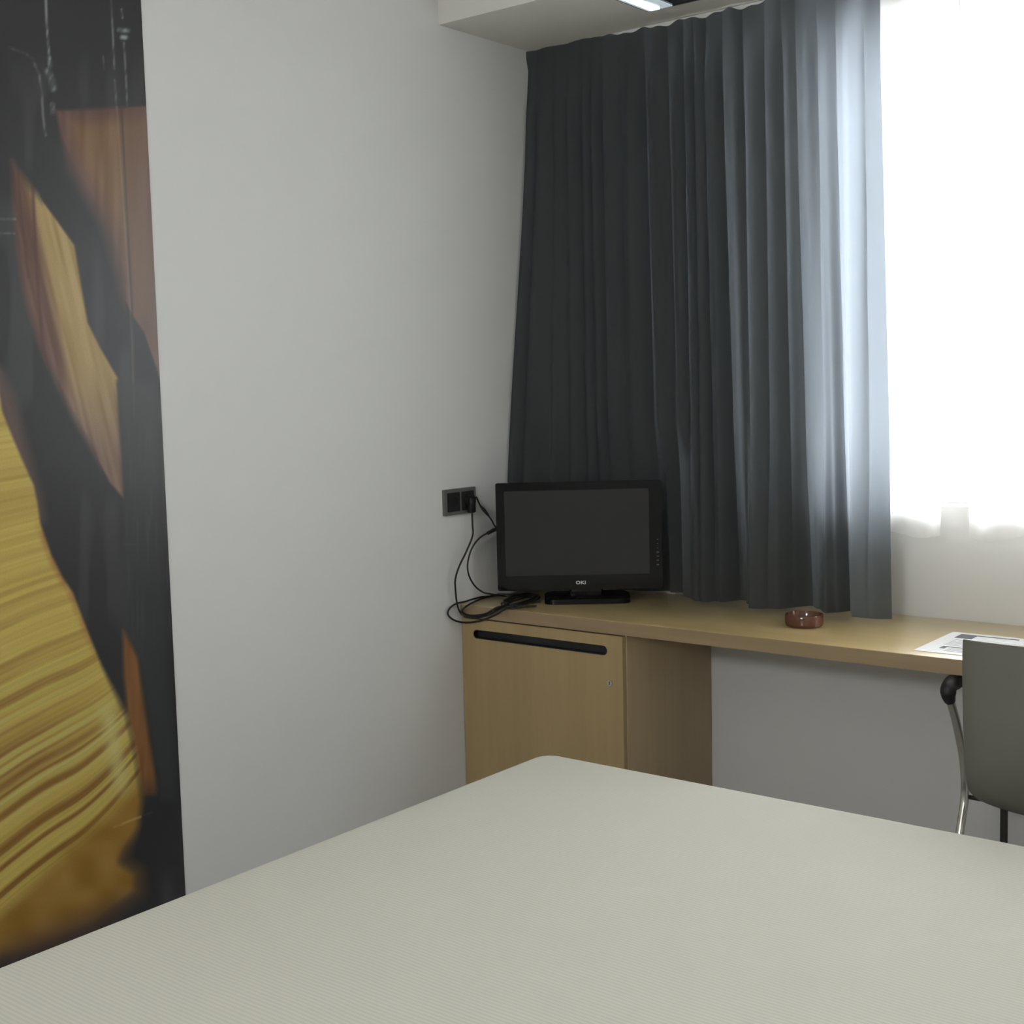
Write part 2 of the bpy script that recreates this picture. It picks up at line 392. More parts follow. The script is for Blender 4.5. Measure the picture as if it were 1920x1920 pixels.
def mural_colors(U, V):
    c = np.zeros(U.shape+(3,)); c[:] = (43, 43, 45)
    def lay(rgb, a):
        nonlocal c
        rgb = np.asarray(rgb, float); a = a[..., None]; c = c*(1-a)+rgb*a
    big = n2d(U/70, V/90)
    # dark wood / metal texture
    lay((56, 56, 58), .8*sm(n2d(U/26, V/140), .55, .95)*sm(V, 60, 200))
    lay((52, 54, 58), .7*sm(-np.abs((U-160)-(V-330)*.75), -60, 0)*sm(V, 240, 330)*(1-sm(V, 480, 560)))
    # right orange-brown panel
    A = [(104, 208), (200, 203), (300, 198), (300, 720), (292, 690), (268, 622), (246, 590), (232, 560), (222, 520), (205, 460), (190, 420), (160, 370), (132, 320), (114, 262)]
    s = sdf(A, U, V)
    grain = n2d(U/9, V/120)
    col = np.zeros(c.shape); col[:] = (104, 80, 58)
    k = sm(-s, 0, 45)[..., None]; col = col*k+np.array((82, 60, 56))*(1-k)
    col += (grain[..., None]-.5)*18
    k = sm(U, 215, 245)[..., None]; col = col*(1-.5*k)+np.array((94, 74, 66))*.5*k
    k = sm(V, 330, 560)[..., None]; col = col*(1-.5*k)+np.array((98, 80, 66))*.5*k
    wd = np.where(U < 235, 4+10*sm(V, 250, 330), 2.0)
    a = np.clip(.5-s/(2*wd), 0, 1)
    c = c*(1-a[..., None])+col*a[..., None]
    lay((58, 56, 56), .8*np.clip(1-polyline_d([(226, 200), (233, 330), (240, 470), (248, 610), (251, 800)], U, V)/3.5, 0, 1))
    lay((140, 128, 112), .25*np.clip(1-polyline_d([(218, 200), (226, 330), (236, 470), (246, 640), (250, 780)], U, V)/2.5, 0, 1))
    # golden plank
    Cp = [(20, 300), (36, 322), (58, 355), (66, 362), (95, 400), (120, 435), (138, 460), (145, 500), (155, 560), (163, 605), (185, 650), (219, 708), (218, 722), (222, 790), (227, 860), (231, 935), (205, 905), (175, 850), (140, 790), (100, 710), (70, 640), (45, 560), (32, 480), (25, 400)]
    s = sdf(Cp, U, V)
    ax = (U-(20+(V-300)*.22))          # across the plank from its left edge
    col = np.zeros(c.shape); col[:] = (138, 117, 76)
    k = sm(ax, 0, 36)[..., None]; col = col*k+np.array((86, 63, 55))*(1-k)
    k = sm(V, 640, 900)[..., None]; col = col*(1-k)+np.array((112, 92, 78))*k
    k = (sm(V, 690, 900)*(1-sm(ax, 20, 70)))[..., None]; col = col*(1-.7*k)+np.array((84, 64, 66))*.7*k
    col += (n2d((U-V*.24)/7, V/110)[..., None]-.5)*24
    a = np.clip(.5-s/np.where(ax > 40, 5.0, 16.0), 0, 1)
    c = c*(1-a[..., None])+col*a[..., None]
    lay((72, 50, 48), .85*np.clip(1-polyline_d([(60, 352), (65, 470), (70, 545), (78, 640), (84, 690)], U, V)/5.5, 0, 1)*(a > .2))
    lay((70, 48, 44), .7*np.clip(1-polyline_d([(32, 325), (40, 420), (52, 520)], U, V)/4, 0, 1)*(a > .2))
    # grey beam beside it
    s = sdf([(218, 715), (290, 720), (300, 1000), (330, 1500), (300, 1500), (262, 1240), (235, 1200), (230, 930)], U, V)
    lay((50, 52, 53), .8*np.clip(.5-s/14, 0, 1))
    lay((72, 74, 76), .5*np.clip(1-polyline_d([(280, 915), (282, 960), (276, 1010)], U, V)/4, 0, 1)*n2d(U/3, V/9))
    lay((64, 66, 68), .6*np.clip(1-polyline_d([(229, 1021), (252, 1020)], U, V)/3, 0, 1))
    lay((58, 60, 61), .6*sm(n2d(U/4, V/90), .6, .9)*sm(U, 225, 240)*sm(V, 760, 840)*(1-sm(V, 1150, 1250)))
    # purple brown at the far left above the yellow cloth
    s = sdf([(-200, 640), (0, 690), (22, 740), (44, 820), (74, 930), (80, 975), (-200, 980)], U, V)
    lay((80, 66, 62), np.clip(.5-s/26, 0, 1))
    # scratches and streaks
    def streak(pts, wd, rgb, al):
        br = .35+.65*sm(n2d(U/5+V/17, V/22), .25, .7)
        lay(rgb, al*br*np.clip(1.3-polyline_d(pts, U, V)/wd, 0, 1))
    streak([(84, -20), (86, 40), (91, 110)], 3, (140, 142, 142), .7)
    streak([(91, 110), (93, 124)], 5, (130, 142, 146), .7)
    streak([(89, 134), (96, 150), (98, 166)], 7, (122, 128, 128), .8)
    streak([(97, 196), (98, 212)], 5, (110, 118, 120), .7)
    streak([(62, 118), (72, 140), (77, 175), (79, 215), (84, 254)], 3, (110, 112, 112), .65)
    streak([(16, 90), (45, 100), (62, 112)], 3, (74, 74, 74), .7)
    streak([(206, -20), (210, 60), (213, 130)], 2.4, (128, 132, 130), .65)
    streak([(214, 150), (217, 205)], 2.6, (100, 108, 106), .6)
    streak([(227, 18), (228, 34)], 2.6, (130, 136, 134), .7)
    streak([(222, 57), (238, 58)], 5, (140, 150, 150), .75)
    streak([(227, 70), (236, 71)], 5, (150, 164, 164), .8)
    streak([(231, 80), (234, 130), (237, 198)], 2.4, (118, 122, 120), .6)
    streak([(192, 106), (194, 130)], 2, (96, 98, 98), .6)
    streak([(-40, 411), (26, 411)], 3, (112, 112, 110), .8)
    streak([(-40, 437), (26, 438)], 2.4, (92, 90, 88), .7)
    # rust wedge low on the right
    s = sdf([(229, 1180), (240, 1200), (256, 1232), (270, 1330), (284, 1420), (293, 1478), (292, 1490), (264, 1492), (258, 1450), (250, 1400), (237, 1330), (231, 1265)], U, V)
    col = np.array((106, 72, 44))+(n2d(U/8, V/60)[..., None]-.5)*16
    a = np.clip(.5-s/9, 0, 1)*(1-.5*sm(V, 1440, 1500)); c = c*(1-a[..., None])+col*a[..., None]
    # the yellow pleated cloth
    E = [(-400, 500), (-60, 640), (-10, 690), (2, 770), (16, 805), (40, 862), (62, 910), (69, 945), (74, 980), (95, 1040), (116, 1082), (136, 1112), (150, 1150), (170, 1200), (190, 1250), (216, 1302), (236, 1342), (250, 1400), (259, 1460), (265, 1500), (258, 1550), (240, 1590), (232, 1612), (262, 1632), (264, 1676), (180, 1742), (60, 1790), (-400, 1900)]
    s = sdf(E, U, V)
    q = np.clip((V-850)/700, 0, 1.3)
    slope = .15+.60*q
    st = V+slope*U+.0045*q*np.maximum(0, U-135)**2
    pl = n1(st/10+.5*big)*.5+n1(st/24+50+.3*big)*.5
    fine = n1(st/4.2+20)
    col = np.zeros(c.shape); col[:] = (160, 142, 76)
    amt = sm(V, 1120, 1420)
    dk = (sm(1-pl, .42, .72)*(.25+.75*amt))[..., None]
    col = col*(1-dk)+np.array((116, 86, 46))*dk
    lt = (sm(pl, .62, .85)*amt)[..., None]; col = col*(1-.75*lt)+np.array((158, 150, 96))*.75*lt
    deep = (np.exp(-(((U-20)/150)**2+((V-1425-(-.45)*(U-20))/75)**2))*sm(1-pl, .25, .6))[..., None]
    col = col*(1-.85*deep)+np.array((108, 76, 46))*.85*deep
    hl = (np.exp(-((U-(200+(V-1330)*.18))/17)**2)*sm(V, 1300, 1345)*(1-sm(V, 1450, 1530)))[..., None]
    col = col*(1-.75*hl)+np.array((168, 160, 106))*.75*hl
    col += (fine[..., None]-.5)*14
    low = sm(V+.95*U, 1685, 1745)[..., None]          # plain brown fold below the pleats
    col = col*(1-low)+(np.array((128, 98, 48))+(n2d(U/40, V/30)[..., None]-.5)*20)*low
    bot = sm(V+.40*U, 1742, 1826)[..., None]
    col = col*(1-bot)+np.array((74, 56, 50))*bot
    edge = ((1-sm(-s, 0, 16))*sm(V, 960, 1010)*(1-sm(V, 1180, 1260)))[..., None]*(.4+.6*n2d(U/9, V/22)[..., None])
    col = col*(1-.8*edge)+np.array((130, 88, 52))*.8*edge
    e2 = ((1-sm(-s, 0, 22))*sm(V, 1560, 1600))[..., None]; col = col*(1-.6*e2)+np.array((72, 56, 46))*.6*e2
    wd = 3+5*sm(V, 1200, 1350)+12*sm(V, 1540, 1640)
    a = np.clip(.5-s/(2*wd), 0, 1); c = c*(1-a[..., None])+col*a[..., None]
    streak([(213, 1550), (262, 1531)], 2.4, (160, 138, 86), .7)
    streak([(270, 1527), (285, 1523)], 2, (96, 90, 84), .6)
    return np.clip(c, 8, 255)
def build_mural():
    ys = np.concatenate([np.arange(-2.75, -2.22, .02), np.arange(-2.22, -1.6315, .0026), [-1.6315]])
    zs = np.concatenate([np.linspace(.06, .14, 5), np.arange(.15, 2.44, .0026), np.linspace(2.46, ZC-.004, 10)])
    Y, Z = np.meshgrid(ys, zs); U, V = proj_np(Y, Z)
    c = mural_colors(U, V)/255
    L = np.where(c <= .04045, c/12.92, ((c+.055)/1.055)**2.4)
    L = np.clip(L/MURAL_LIGHT-MURAL_VEIL, .004, .9)
    nv, nu = Y.shape
    bm_v = np.stack([np.full(Y.size, .003), Y.ravel(), Z.ravel()], -1)
    idx = np.arange(Y.size).reshape(nv, nu)
    q = np.stack([idx[:-1, :-1], idx[:-1, 1:], idx[1:, 1:], idx[1:, :-1]], -1).reshape(-1, 4)
    # rim back to the wall so the panel has its own thickness
    rim = list(idx[0, :])+list(idx[1:, -1])+list(idx[-1, -2::-1])+list(idx[-2:0:-1, 0])
    bv = bm_v[rim].copy(); bv[:, 0] = .0002; n0 = len(bm_v); k = len(rim)
    rq = [(rim[i], n0+i, n0+(i+1) % k, rim[(i+1) % k]) for i in range(k)]
    V_ = np.concatenate([bm_v, bv])
    me = bpy.data.meshes.new('wall_mural')
    me.from_pydata(V_.tolist(), [], q.tolist()+rq); me.update()
    attr = me.color_attributes.new('print', 'FLOAT_COLOR', 'POINT')
    rgba = np.ones((len(V_), 4), np.float32); rgba[:n0, :3] = L.reshape(-1, 3); rgba[n0:, :3] = .02
    attr.data.foreach_set('color', rgba.ravel())
    o = link('wall_mural', me, M['mural'], smooth=False)
    return tag(o, 'tall printed photo mural with dark and golden abstract shapes on left wall', 'mural')
MURAL_LIGHT, MURAL_VEIL = .67, .006
build_mural()

# ------------------------------------------------------------------ desk and cabinet
D, DZ, DT = .515, .75, .0392
t = thing('desk', 'long pale wooden wall desk running below the window', 'desk', (1.6, -.25, 0))
obj('desk_top', bx((.001, -D+.0002, DZ-DT), (RX-.002, -.001, DZ), .0025), M['wood_top'], t)
obj('end_panel', bx((RX-.04, -D+.02, 0), (RX-.004, -.002, DZ-DT), .001), M['wood_side'], t)
CW = .6163
obj('edge_band', bx((.001, -D-.0012, DZ-DT), (RX-.002, -D, DZ-.0015)), M['edge'], t, smooth=False)
t = thing('minibar_cabinet', 'wooden cabinet with black slot handle under left end of desk', 'cabinet', (CW/2, -.26, 0))
bm = bmesh.new()
zt = DZ-DT-.001
box(bm, (.002, -D+.022, .08), (.020, -.002, zt)); box(bm, (CW-.018, -D+.0215, 0), (CW, -.002, zt), .0008)
box(bm, (.020, -D+.03, .08), (CW-.018, -.002, .10)); box(bm, (.020, -.012, .10), (CW-.018, -.002, zt)); box(bm, (.020, -D+.03, zt-.018), (CW-.018, -.012, zt))
obj('carcass', bm, M['wood_side'], t)
obj('plinth', bx((.004, -D+.06, 0), (CW-.02, -D+.075, .08)), M['black'], t)
# door with a long rounded hand slot
dz0, dz1 = .09, zt-.004
def dfn(y): return lambda x, z: Vector((x, y, z))
hx0, hx1 = .050, .560; hz = .6585; hh = .0285
n = 12; inner = rrect(hx1-hx0, hh, hh/2-.0005, n, (hx0+hx1)/2, hz)
cx_, cz_ = (.003+CW-.002)/2, (dz0+dz1)/2
outer = rrect(CW-.005, dz1-dz0, .002, n, cx_, cz_)
bm = ring_prism(bmesh.new(), outer, inner, dfn(-D+.002), dfn(-D+.021))
door = obj('door', bm, M['wood_door'], t, smooth=False)
out2 = rrect(hx1-hx0-.0006, hh-.0006, hh/2-.001, n, (hx0+hx1)/2, hz); in2 = rrect(hx1-hx0-.006, hh-.006, hh/2-.004, n, (hx0+hx1)/2, hz)
bm = ring_prism(bmesh.new(), out2, in2, dfn(-D+.0008), dfn(-D+.020))
prism(bm, in2, dfn(-D+.0185), dfn(-D+.0205))
obj('slot_handle', bm, M['black'], door)
bm = bmesh.new()
lc = (.569, -D+.002, .564)
ang = [2*PI*k/20 for k in range(20)]
prism(bm, [(lc[0]+.009*math.cos(a), lc[2]+.009*math.sin(a)) for a in ang], dfn(-D-.002), dfn(-D+.006))
lock = obj('lock', bm, M['chrome'], door)
obj('keyhole', bx((lc[0]-.0012, -D-.0026, lc[2]-.005), (lc[0]+.0012, -D-.0015, lc[2]+.005)), M['black'], door)

# ------------------------------------------------------------------ bed
t = thing('bed', 'wide bed with smooth cream ribbed cover in the foreground', 'bed', (1.55, -2.1, 0))
BX0, BX1, BY0, BY1, BZ = .738, 2.40, -3.15, -1.068, .529
def bed_cover():
    r, cr = .055, .075
    rings = []
    def rr(inset, z):
        return [(x, y, z) for x, y in rrect(BX1-BX0-2*inset, BY1-BY0-2*inset, max(cr-inset, .01), 10, (BX0+BX1)/2, (BY0+BY1)/2)]
    prof = [(0.004, .22), (0, .30), (0, BZ-r)]+[(r-r*math.cos(a), BZ-r+r*math.sin(a)) for a in [PI/2*k/8 for k in range(1, 9)]]
    for ins, z in prof: rings.append(rr(ins, z))
    bm = bmesh.new()
    R = [[bm.verts.new(p) for p in ring] for ring in rings]
    k = len(R[0])
    for a, b in zip(R, R[1:]):
        for i in range(k): bm.faces.new((a[i], a[(i+1) % k], b[(i+1) % k], b[i]))
    bm.faces.new(R[-1]); bm.faces.new(R[0][::-1])
    return bm
obj('bed_cover', bed_cover(), M['cover'], t)
obj('bed_base', bx((BX0+.02, BY0+.02, .08), (BX1-.02, BY1-.02, .22), .01), M['base'], t)
for x in (BX0+.1, BX1-.1):
    for y in (BY0+.1, BY1-.1):
        obj('leg', bx((x-.025, y-.025, 0), (x+.025, y+.025, .08)), M['black'], t)

# ------------------------------------------------------------------ curtains
def smf(x, a, b):
    tt = max(0., min(1., (x-a)/(b-a))); return tt*tt*(3-2*tt)
# depth of the hem along the curtain: broad folds standing out and dropping back
HEM = [(0, -.275), (.05, -.245), (.10, -.190), (.15, -.140), (.20, -.110), (.26, -.085), (.32, -.10), (.38, -.100), (.43, -.075), (.472, -.045), (.492, -.075), (.512, -.086), (.535, -.08), (.56, -.115), (.60, -.135), (.644, -.152), (.70, -.125), (.755, -.072), (.79, -.12), (.825, -.184), (.86, -.178), (.898, -.154), (.954, -.068), (.99, -.095), (1.034, -.156), (1.058, -.125), (1.082, -.092), (1.10, -.125), (1.121, -.168), (1.173, -.174), (1.23, -.150), (1.30, -.14)]
MID = [(0, -.100), (.20, -.105), (.45, -.100), (1.3, -.112)]
_cr = random.Random(11)
FINE = [(_cr.uniform(.02, 1.2), _cr.uniform(.010, .024), _cr.choice((-1, 1))*_cr.uniform(.006, .014)) for _ in range(34)]
def interp(t_, x):
    for (a, ya), (b_, yb) in zip(t_, t_[1:]):
        if a <= x <= b_:
            k = (x-a)/(b_-a); k = k*k*(3-2*k); return ya+(yb-ya)*k
    return t_[-1][1]
CX1 = 1.222
PL = [0.0]
while PL[-1] < 1.5: PL.append(PL[-1]+_cr.choice((.040, .055, .07, .085)))
PA = [_cr.uniform(.6, 1.25) for _ in PL]
def pleat(x):
    x = max(0, x)
    for i in range(len(PL)-1):
        if PL[i] <= x < PL[i+1]:
            k = (x-PL[i])/(PL[i+1]-PL[i]); return PA[i]*max(0, math.sin(PI*k))**.8
    return 0
def curtain(u, v):
    x = .004+(CX1-.004)*u
    ztop = 2.533-.007*smf(x, .28, .42)+smf(x, .28, .42)*(.005*math.sin(x*44+.6)+.003*math.sin(x*101))
    zbot = .764
    z = zbot+(ztop-zbot)*v
    d = 1-v
    hem = interp(HEM, x); mid = interp(MID, x)
    k = smf(d, .0, .15)*.08+smf(d, .1, .75)*.32+.60*smf(d, .66, 1.0)
    flare = (1-smf(x, 0, .2))
    k = k*(1-flare)+flare*smf(d, .0, 1.02)**.95
    y = mid+(hem-mid)*k
    near = smf(.66-x, 0, .08)*smf(x, .22, .34)*smf(1.32-z, 0, .16)
    for c0_, wd_, a_ in FINE:
        y += .5*a_*math.exp(-((x+.012*d-c0_)/wd_)**2)*smf(d, .015, .12)*(1-.45*d)*(1-near)
    y -= pleat(x+.010*d*math.sin(x*7))*(.004+.018*smf(d, .01, .14))*(1-.35*smf(d, .75, 1))*(1-.5*near)*(1-.5*smf(x, .78, 1.0))
    y += .006*math.sin(x*46+.5)*(1-smf(d, 0, .12))
    y += .012*(1-smf(d, .012, .035))*(1-smf(x, 0, .06))*-1
    if near > 0 and x < .54: y += near*max(0, min(-.050, (x-.512)*.7446-.118+.052)-y)
    y += .014*near*(x < .6)
    xx = x+.060*d*u**1.5
    return (xx, min(y, -.038), z)
c_ = grid('blackout_curtain', curtain, 560, 90, M['curtain'])
tag(c_, 'dark grey pleated curtain drawn to the left of the bright window', 'curtain')
def net(xa, xb, lab, ga=0, gb=0):
    def sheer(u, v):
        d = 1-v
        a = xa+ga*d; b = xb-gb*d
        x = a+(b-a)*u
        k = x*2*PI
        zb = .997+.006*math.sin(k*1.9+.5)+.009*math.sin(k*4.4)
        z = zb+(2.515-zb)*v
        y = -.068+(.006+.007*d)*math.sin(k*6.5+.8*math.sin(k*1.3))+.003*math.sin(k*15+z)
        return (x, min(y, -.024), z)
    o = grid('net_curtain', sheer, max(90, int((xb-xa)*280)), 30, M['sheer'])
    return tag(o, lab, 'curtain')
net(1.185, 1.425, 'narrow white net curtain panel hanging close beside the grey curtain', 0, .038)
net(1.425, 2.75, 'wide white net curtain panel over the window, right of the hem gap', .038, 0)
bm = bmesh.new(); box(bm, (.005, -.093, 2.519), (RX-.005, -.082, ZS-.0005), .002); box(bm, (.60, -.074, 2.519), (RX-.005, -.060, ZS-.0005), .002)
r_ = obj('curtain_rail', bm, M['rail']); tag(r_, 'white double curtain rail fixed under the soffit above curtains', 'rail')

# ------------------------------------------------------------------ recessed ceiling lamp
t = thing('recessed_downlight', 'square lit downlight set in the soffit above the curtain', 'lamp', (.66, -.34, ZS))
o1 = rrect(.215, .215, .006, 4, .6635, -.3445); i1 = rrect(.203, .203, .004, 4, .6635, -.3445)
def zf(z): return lambda x, y: Vector((x, y, z))
obj('lamp_frame', ring_prism(bmesh.new(), o1, i1, zf(ZS-.0062), zf(ZS-.0004)), M['darkmetal'], t)
obj('lamp_housing', prism(bmesh.new(), i1, zf(ZS-.0045), zf(ZS-.0006)), M['lampglass'], t, smooth=False)
obj('lamp_diffuser', bx((.5625, -.445, ZS-.0085), (.648, -.244, ZS-.0044), .003), M['diffuser'], t)
obj('lamp_tube', bx((.580, -.440, ZS-.0125), (.612, -.256, ZS-.0084), .002), M['lens'], t)

# ------------------------------------------------------------------ wall socket
sy0, sy1, sz0, sz1 = -.588, -.436, 1.038, 1.121
t = thing('wall_socket', 'grey double socket plate with dark inserts on left wall', 'socket', (0, -.512, 1.08))
def xf(x): return lambda y, z: Vector((x, y, z))
cy_, cz_ = (sy0+sy1)/2, (sz0+sz1)/2
pl_out = rrect(.152, .082, .003, 6, cy_, cz_)
bm = prism(bmesh.new(), pl_out, xf(.0003), xf(.010))
for s in (-1, 1):
    pass
obj('plate', bm, M['plate'], t)
for s in (-1, 1):
    c0 = cy_+s*.0345
    insert = obj('socket_insert', ring_prism(bmesh.new(), rrect(.058, .060, .003, 6, c0, cz_), [(c0+.0195*math.cos(a), cz_+.0195*math.sin(a)) for a in [2*PI*(k+.5)/28 for k in range(28)]], xf(.0098), xf(.0125)), M['black'], t, smooth=False)
    bm = bmesh.new(); prism(bm, [(c0+.0195*math.cos(a), cz_+.0195*math.sin(a)) for a in [2*PI*k/28 for k in range(28)]], xf(.0099), xf(.0103))
    obj('socket_well', bm, M['cable'], insert)

# ------------------------------------------------------------------ television
TVP, TVA = Vector((.299, -.276, DZ)), .640
t = thing('television', 'small black flat television on desk in the corner', 'television', TVP, TVA)
TW, TZ0, TZ1 = .525, .037, .382
def tf(y): return lambda x, z: Vector((x, y, z))      # local: x along the screen, -y towards the bed
tcz = (TZ0+TZ1)/2
o1 = rrect(TW, TZ1-TZ0, .006, 6, 0, tcz)
sx0, sx1, ss0, ss1 = -TW/2+.027, TW/2-.040, TZ0+.047, TZ1-.026
i1 = rrect(sx1-sx0, ss1-ss0, .0015, 6, (sx0+sx1)/2, (ss0+ss1)/2)
bz = obj('bezel', ring_prism(bmesh.new(), o1, i1, tf(0), tf(.024)), M['black_gloss'], t, world=False)
obj('screen', prism(bmesh.new(), i1, tf(.003), tf(.006)), M['screen'], t, smooth=False, world=False)
bm = bmesh.new(); prism(bm, rrect(TW-.008, TZ1-TZ0-.008, .006, 6, 0, tcz), tf(.0235), tf(.032))
prism(bm, rrect(TW*.62, (TZ1-TZ0)*.66, .02, 6, 0, tcz-.01), tf(.031), tf(.058))
obj('rear_housing', bm, M['black'], t, world=False)
bm = bmesh.new()
prism(bm, [(.003+.046*math.cos(2*PI*k/40), TZ0+.0225+.011*math.sin(2*PI*k/40)) for k in range(40)], tf(-.0006), tf(.001))
lo = obj('badge', bm, M['black_gloss'], bz, world=False)
def text_mesh(s, size, depth):
    cu = bpy.data.curves.new('t', 'FONT'); cu.body = s; cu.size = size; cu.extrude = depth; cu.align_x = 'CENTER'; cu.align_y = 'CENTER'; cu.space_character = 1.1
    cu.offset = .0006
    ob = bpy.data.objects.new('t', cu); COL.objects.link(ob)
    bpy.context.view_layer.update()
    me = bpy.data.meshes.new_from_object(ob.evaluated_get(bpy.context.evaluated_depsgraph_get()))
    bpy.data.objects.remove(ob); return me
me = text_mesh('OKI', .0145, .0004)
me.transform(Matrix.Translation((.003, -.0012, TZ0+.0222)) @ Matrix.Rotation(PI/2, 4, 'X') @ Matrix.Diagonal((1.22, 1, 1, 1)))
me.name = 'logo'
link('logo', me, M['logo'], bz, smooth=False, world=False)
bx0 = TW/2-.014
for dz, wd in ((.155, .004), (.141, .003), (.127, .003), (.114, .007), (.101, .007), (.088, .007), (.074, .008)):
    obj('button_mark', bx((bx0-wd/2, -.0008, TZ0+dz), (bx0+wd/2, .001, TZ0+dz+.0028)), M['greyprint'], bz, smooth=False, world=False)
obj('neck', prism(bmesh.new(), rrect(.11, .03, .01, 5, .02, .02), lambda x, y: Vector((x, y, .015)), lambda x, y: Vector((x*.9, y, TZ0+.03))), M['black_gloss'], t, world=False)
bm = bmesh.new()
ob_ = rrect(.272, .155, .03, 8, .022, .012)
A = [bm.verts.new((x, y, .0005)) for x, y in ob_]; B = [bm.verts.new((x, y, .016)) for x, y in ob_]
Cc = [bm.verts.new((.022+(x-.022)*.93, .012+(y-.012)*.88, .021)) for x, y in ob_]
k = len(ob_)
for P, Q in ((A, B), (B, Cc)):
    for i in range(k): bm.faces.new((P[i], P[(i+1) % k], Q[(i+1) % k], Q[i]))
bm.faces.new(A[::-1]); bm.faces.new(Cc)
obj('stand_base', bm, M['black_gloss'], t, world=False)

# ------------------------------------------------------------------ cables
CR = .0030
def P_wall(u, v, x=.035): return at(u, v, 0, x)
def P_desk(u, v, z=DZ+.005): return at(u, v, 2, z)
# power lead: plug in the right socket, down to the desk edge, a loop hanging over the edge, back behind the screen
t = thing('power_cable', 'black power lead hanging from the socket and looping over desk edge', 'cable', (.06, -.50, DZ))
c0 = cy_+.0345
bm = bmesh.new(); prism(bm, [(c0+.0185*math.cos(a), cz_+.0185*math.sin(a)) for a in [2*PI*k/24 for k in range(24)]], xf(.0104), xf(.030))
box(bm, (.016, c0-.012, cz_-.040), (.034, c0+.012, cz_+.010), .005)
obj('plug', bm, M['cable'], t)
YF = -D-.0075
def P_front(u, v): return at(u, v, 1, YF)
pts = [Vector((.027, c0, cz_-.036)), P_wall(886, 985, .028), P_wall(886, 1005, .03), P_wall(874, 1035, .034), P_wall(861, 1062, .032), P_wall(854, 1085, .026), P_wall(854, 1105, .020), P_wall(857, 1132, .014), P_wall(864, 1150, .012), P_front(880, 1158), P_front(905, 1156), P_front(926, 1148), P_front(938, 1142)+Vector((0, .004, .002)), P_desk(955, 1137), P_desk(985, 1131), P_desk(1012, 1128)]
obj('lead', tube(bmesh.new(), off_wall(smooth_path(pts)), CR, 8), M['cable'], t)
pts = [P_desk(1010, 1116), P_desk(935, 1114), P_desk(912, 1117), P_wall(890, 1122.5, .016), P_wall(872, 1128, .012), P_wall(855, 1132, .010), P_wall(843, 1141, .010), P_wall(840, 1152, .010), P_wall(850, 1162, .011), P_front(868, 1167), P_front(890, 1166), P_front(912, 1160), P_front(932, 1151), P_front(945, 1144)+Vector((0, .004, .002)), P_desk(962, 1140, DZ+.008), P_desk(1005, 1136)]
obj('hanging_loop', tube(bmesh.new(), off_wall(smooth_path(pts)), CR, 8), M['cable'], t)
pts = [P_desk(1000, 1120), P_desk(938, 1116), P_desk(910, 1120), P_desk(890, 1128), P_desk(874, 1137), P_wall(866, 1146, .012), P_front(876, 1153), P_front(892, 1154), P_front(912, 1150), P_front(930, 1143)+Vector((0, .002, .006)), P_desk(944, 1136, DZ+.007), P_desk(960, 1128, DZ+.012), P_desk(990, 1119, DZ+.01)]
obj('inner_loop', tube(bmesh.new(), off_wall(smooth_path(pts)), CR, 8), M['cable'], t)
for k_, (ox, oy) in enumerate(((0, 0), (6, 3), (-4, 5))):
    pts = [P_desk(945+ox, 1126+oy, DZ+.009), P_desk(965+ox, 1117+oy, DZ+.012), P_desk(990+ox, 1113+oy, DZ+.010), P_desk(1006+ox, 1117+oy, DZ+.006), P_desk(990+ox, 1126+oy, DZ+.008), P_desk(965+ox, 1132+oy, DZ+.012), P_desk(948+ox, 1132+oy, DZ+.012), P_desk(944+ox, 1127+oy, DZ+.014)]
    obj('coil', tube(bmesh.new(), smooth_path(pts), CR, 8), M['cable'], t)
# coil ties
bm = bmesh.new(); tube(bm, smooth_path([P_desk(925, 1146, DZ+.014), P_desk(938, 1140, DZ+.016), P_desk(952, 1134, DZ+.014)]), .0065, 8); obj('cable_tie', bm, M['black'], t)
# aerial lead from the wall plate to the screen, with its two thick connectors
t = thing('aerial_cable', 'black aerial lead arching between wall socket and television back', 'cable', (.05, -.40, DZ))
tvl = TVP+Matrix.Rotation(TVA, 3, 'Z')@Vector((-.225, .034, .22))
p = [Vector((.015, -.440, 1.088)), at(901, 949, 0, .020), at(912, 962, 0, .030), at(921, 974, 0, .040), at(931, 990, 0, .055), tvl+Vector((0, .0, -.01))]
obj('upper_lead', tube(bmesh.new(), smooth_path(p), CR*.95, 8), M['cable'], t)
q = smooth_path([at(901, 949, 0, .020), at(908, 957, 0, .026), at(916, 967, 0, .034)])
obj('connector', tube(bmesh.new(), q, [.0035+.0022*math.sin(PI*i/(len(q)-1)) for i in range(len(q))], 10), M['black'], t)
tv2 = TVP+Matrix.Rotation(TVA, 3, 'Z')@Vector((-.235, .034, .19))
p = [tv2, at(930, 992, 0, .060), at(915, 999, 0, .050), at(898, 1010, 0, .040), at(884, 1030, 0, .032), at(877, 1056, 0, .03), at(879, 1078, 0, .03), at(890, 1098, 0, .04), at(905, 1110, 0, .05), at(922, 1114, 0, .07), P_desk(940, 1117, DZ+.010), P_desk(975, 1119, DZ+.006)]
obj('lower_lead', tube(bmesh.new(), smooth_path(p), CR*.95, 8), M['cable'], t)
q = smooth_path([at(930, 992, 0, .060), at(922, 996, 0, .055), at(914, 1000, 0, .050)])
obj('connector', tube(bmesh.new(), q, .0058, 10), M['black'], t)

